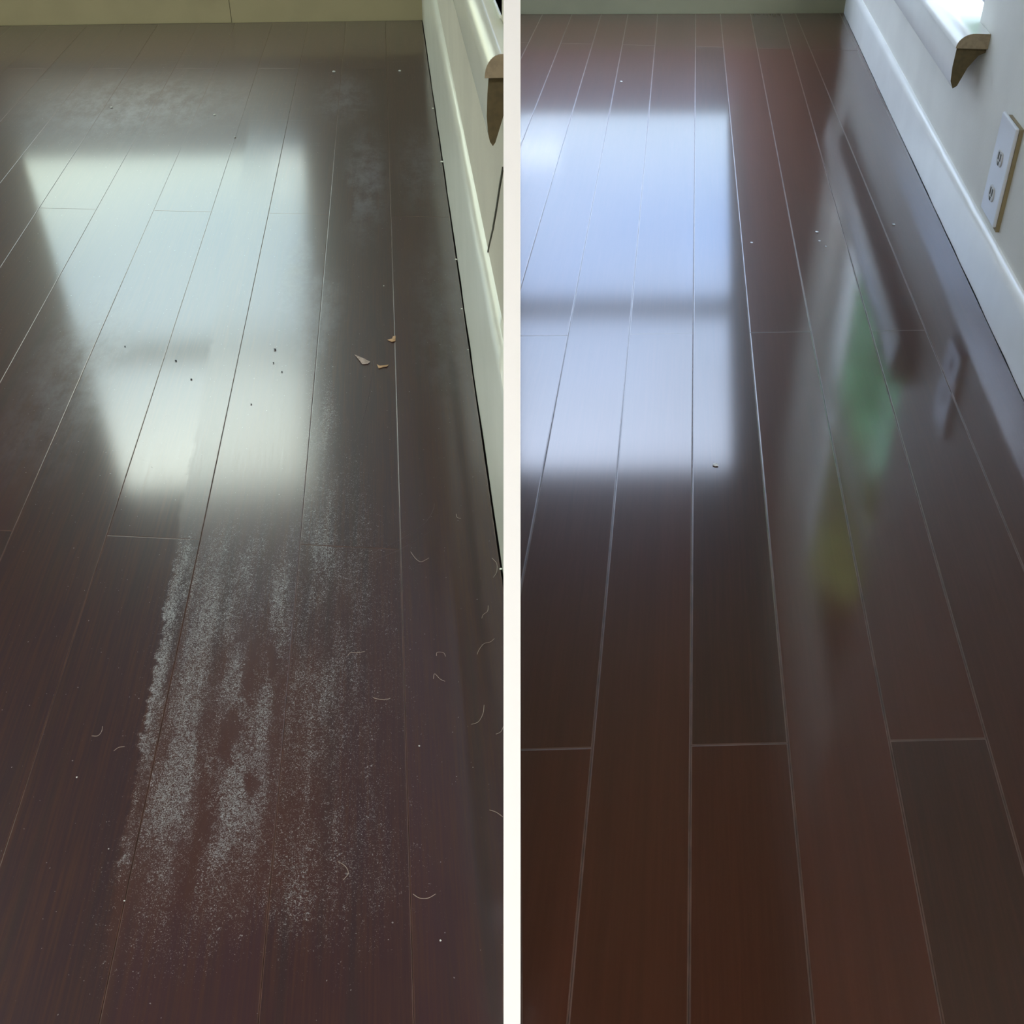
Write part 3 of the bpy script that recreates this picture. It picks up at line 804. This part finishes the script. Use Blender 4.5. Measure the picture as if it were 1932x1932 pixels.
for x, y, rd, lab in [(630, 137, .0042, 'pale lint fleck far back near the corner, left one'), (754, 135, .0042, 'pale lint fleck far back near the corner, right one'),
                      (211, 204, .0035, 'whitish lint speck far left above the reflection'), (444, 260, .0026, 'white lint speck on the upper edge of the window reflection'),
                      (405, 218, .0030, 'faint lint speck beyond the window reflection'), (724, 540, .0013, 'white lint speck just left of the right-hand seam'),
                      (791, 1408, .0009, 'bright tiny lint speck on the lower right plank'), (235, 1700, .0008, 'bright tiny lint speck in the lower left'),
                      (145, 1467, .0009, 'lint speck alone on the lower left plank'), (831, 1775, .0009, 'lint speck near the bottom right of the worn floor'),
                      (205, 1602, .0006, 'tiny pinkish lint speck at the border of the speckled strip')]:
    crumb(x, y, rd, M_LINT, lab, 'lint_speck', 'lint', 'white lint specks on the worn floor')
for x, y, rd, lab in [(818, 205, .0032, 'white paint drip at the foot of the baseboard, farthest'), (835, 306, .0040, 'white paint drip at the foot of the baseboard, larger second one'),
                      (862, 490, .0026, 'white paint drip at the foot of the baseboard beside the bend in the light'), (872, 583, .0016, 'small white paint drip on the baseboard foot, fourth from the corner'),
                      (884, 660, .0012, 'tiny white paint drip low on the baseboard foot'), (946, 1074, .0016, 'yellowish paint drip at the near end of the baseboard')]:
    crumb(x - 1, y, rd, M_TRIM, lab, 'paint_drip', 'paint drip', 'paint drips along the baseboard foot', 0.35)
for x, y, rd, lab in [(1350, 878, .0042, 'clear round droplet at the lower right corner of the blue window reflection'),
                      (1541, 438, .0034, 'round pale droplet right of the fifth seam, upper of a pair'), (1546, 455, .0026, 'small droplet directly under the upper one'),
                      (1558, 465, .0018, 'smallest droplet right of the pair'), (1686, 424, .0034, 'pale droplet near the baseboard in the grey reflection'),
                      (1418, 458, .0028, 'faint droplet right of the window reflection'), (1172, 154, .0036, 'faint droplet far back beyond the window reflection')]:
    k_ = crumb(x, y, rd, M_PLASTIC, lab, 'droplet', 'droplet', 'dried droplets on the polished floor', 0.25)

# ---- outside: ground and trees beyond the side window of the right room
v, f = prism([(-40, 4.7), (60, 4.7), (60, 60), (-40, 60)], -0.6, -0.5); tag(mesh_obj('lawn', v, f, M_GRASS), 'dark green lawn outside the windows', 'lawn', 'structure')
def tree(x, y, h, rad, mat, label, seed, leaves=900):
    rr = random.Random(seed); root = empty('tree', (x, y, -0.5)); tag(root, label, 'tree', group='trees outside the side window')
    v, f = [], []; n = 8
    for i, (z, r_) in enumerate(((0, .16), (h * .3, .11), (h * .7, .07), (h * .95, .02))):
        v += [(r_ * math.cos(2 * math.pi * j / n) + .05 * math.sin(i * 2), r_ * math.sin(2 * math.pi * j / n), z) for j in range(n)]
    for i in range(3): f += [(i * n + j, i * n + (j + 1) % n, i * n + n + (j + 1) % n, i * n + n + j) for j in range(n)]
    f += [tuple(range(n))[::-1], tuple(range(3 * n, 4 * n))]
    mesh_obj('trunk', v, f, M_BARK, root, smooth=True)
    v, f = [], []
    for i in range(leaves):
        a, b = rr.uniform(0, 6.283), math.acos(rr.uniform(-1, 1)); q = rad * rr.uniform(0.45, 1.0)
        c = Vector((q * math.sin(b) * math.cos(a), q * math.sin(b) * math.sin(a), h * 0.62 + q * (h * 0.36 / rad) * math.cos(b)))
        t = Vector((rr.uniform(-1, 1), rr.uniform(-1, 1), rr.uniform(-.6, .6))).normalized(); w_ = t.cross(Vector((rr.uniform(-1, 1), rr.uniform(-1, 1), 1))).normalized()
        L_ = rr.uniform(.12, .24) * (1.0 + rad * 0.35); k0 = len(v)
        v += [c - t * L_, c + w_ * L_ * .45, c + t * L_, c - w_ * L_ * .45]; f.append((k0, k0 + 1, k0 + 2, k0 + 3))
    o = mesh_obj('foliage', v, f, mat, root); o['kind'] = 'stuff'
    return root
tree(2.78, 6.3, 3.9, 0.72, M_LEAF, 'slim light-green leafy tree nearest the side window', 1, 3000)
tree(3.35, 9.0, 6.9, 0.95, M_LEAFY, 'yellow-green leafy tree behind the light-green one', 2, 3000)
tree(5.35, 12.6, 13.5, 1.9, M_DARK, 'tall dark evergreen standing left in the row', 3, 5200)
tree(10.4, 11.9, 10.5, 1.9, M_DARK, 'tall dark evergreen standing in the middle of the row', 4, 5200)
tree(14.6, 10.8, 10.5, 1.9, M_DARK, 'tall dark evergreen standing right in the row', 5, 5200)
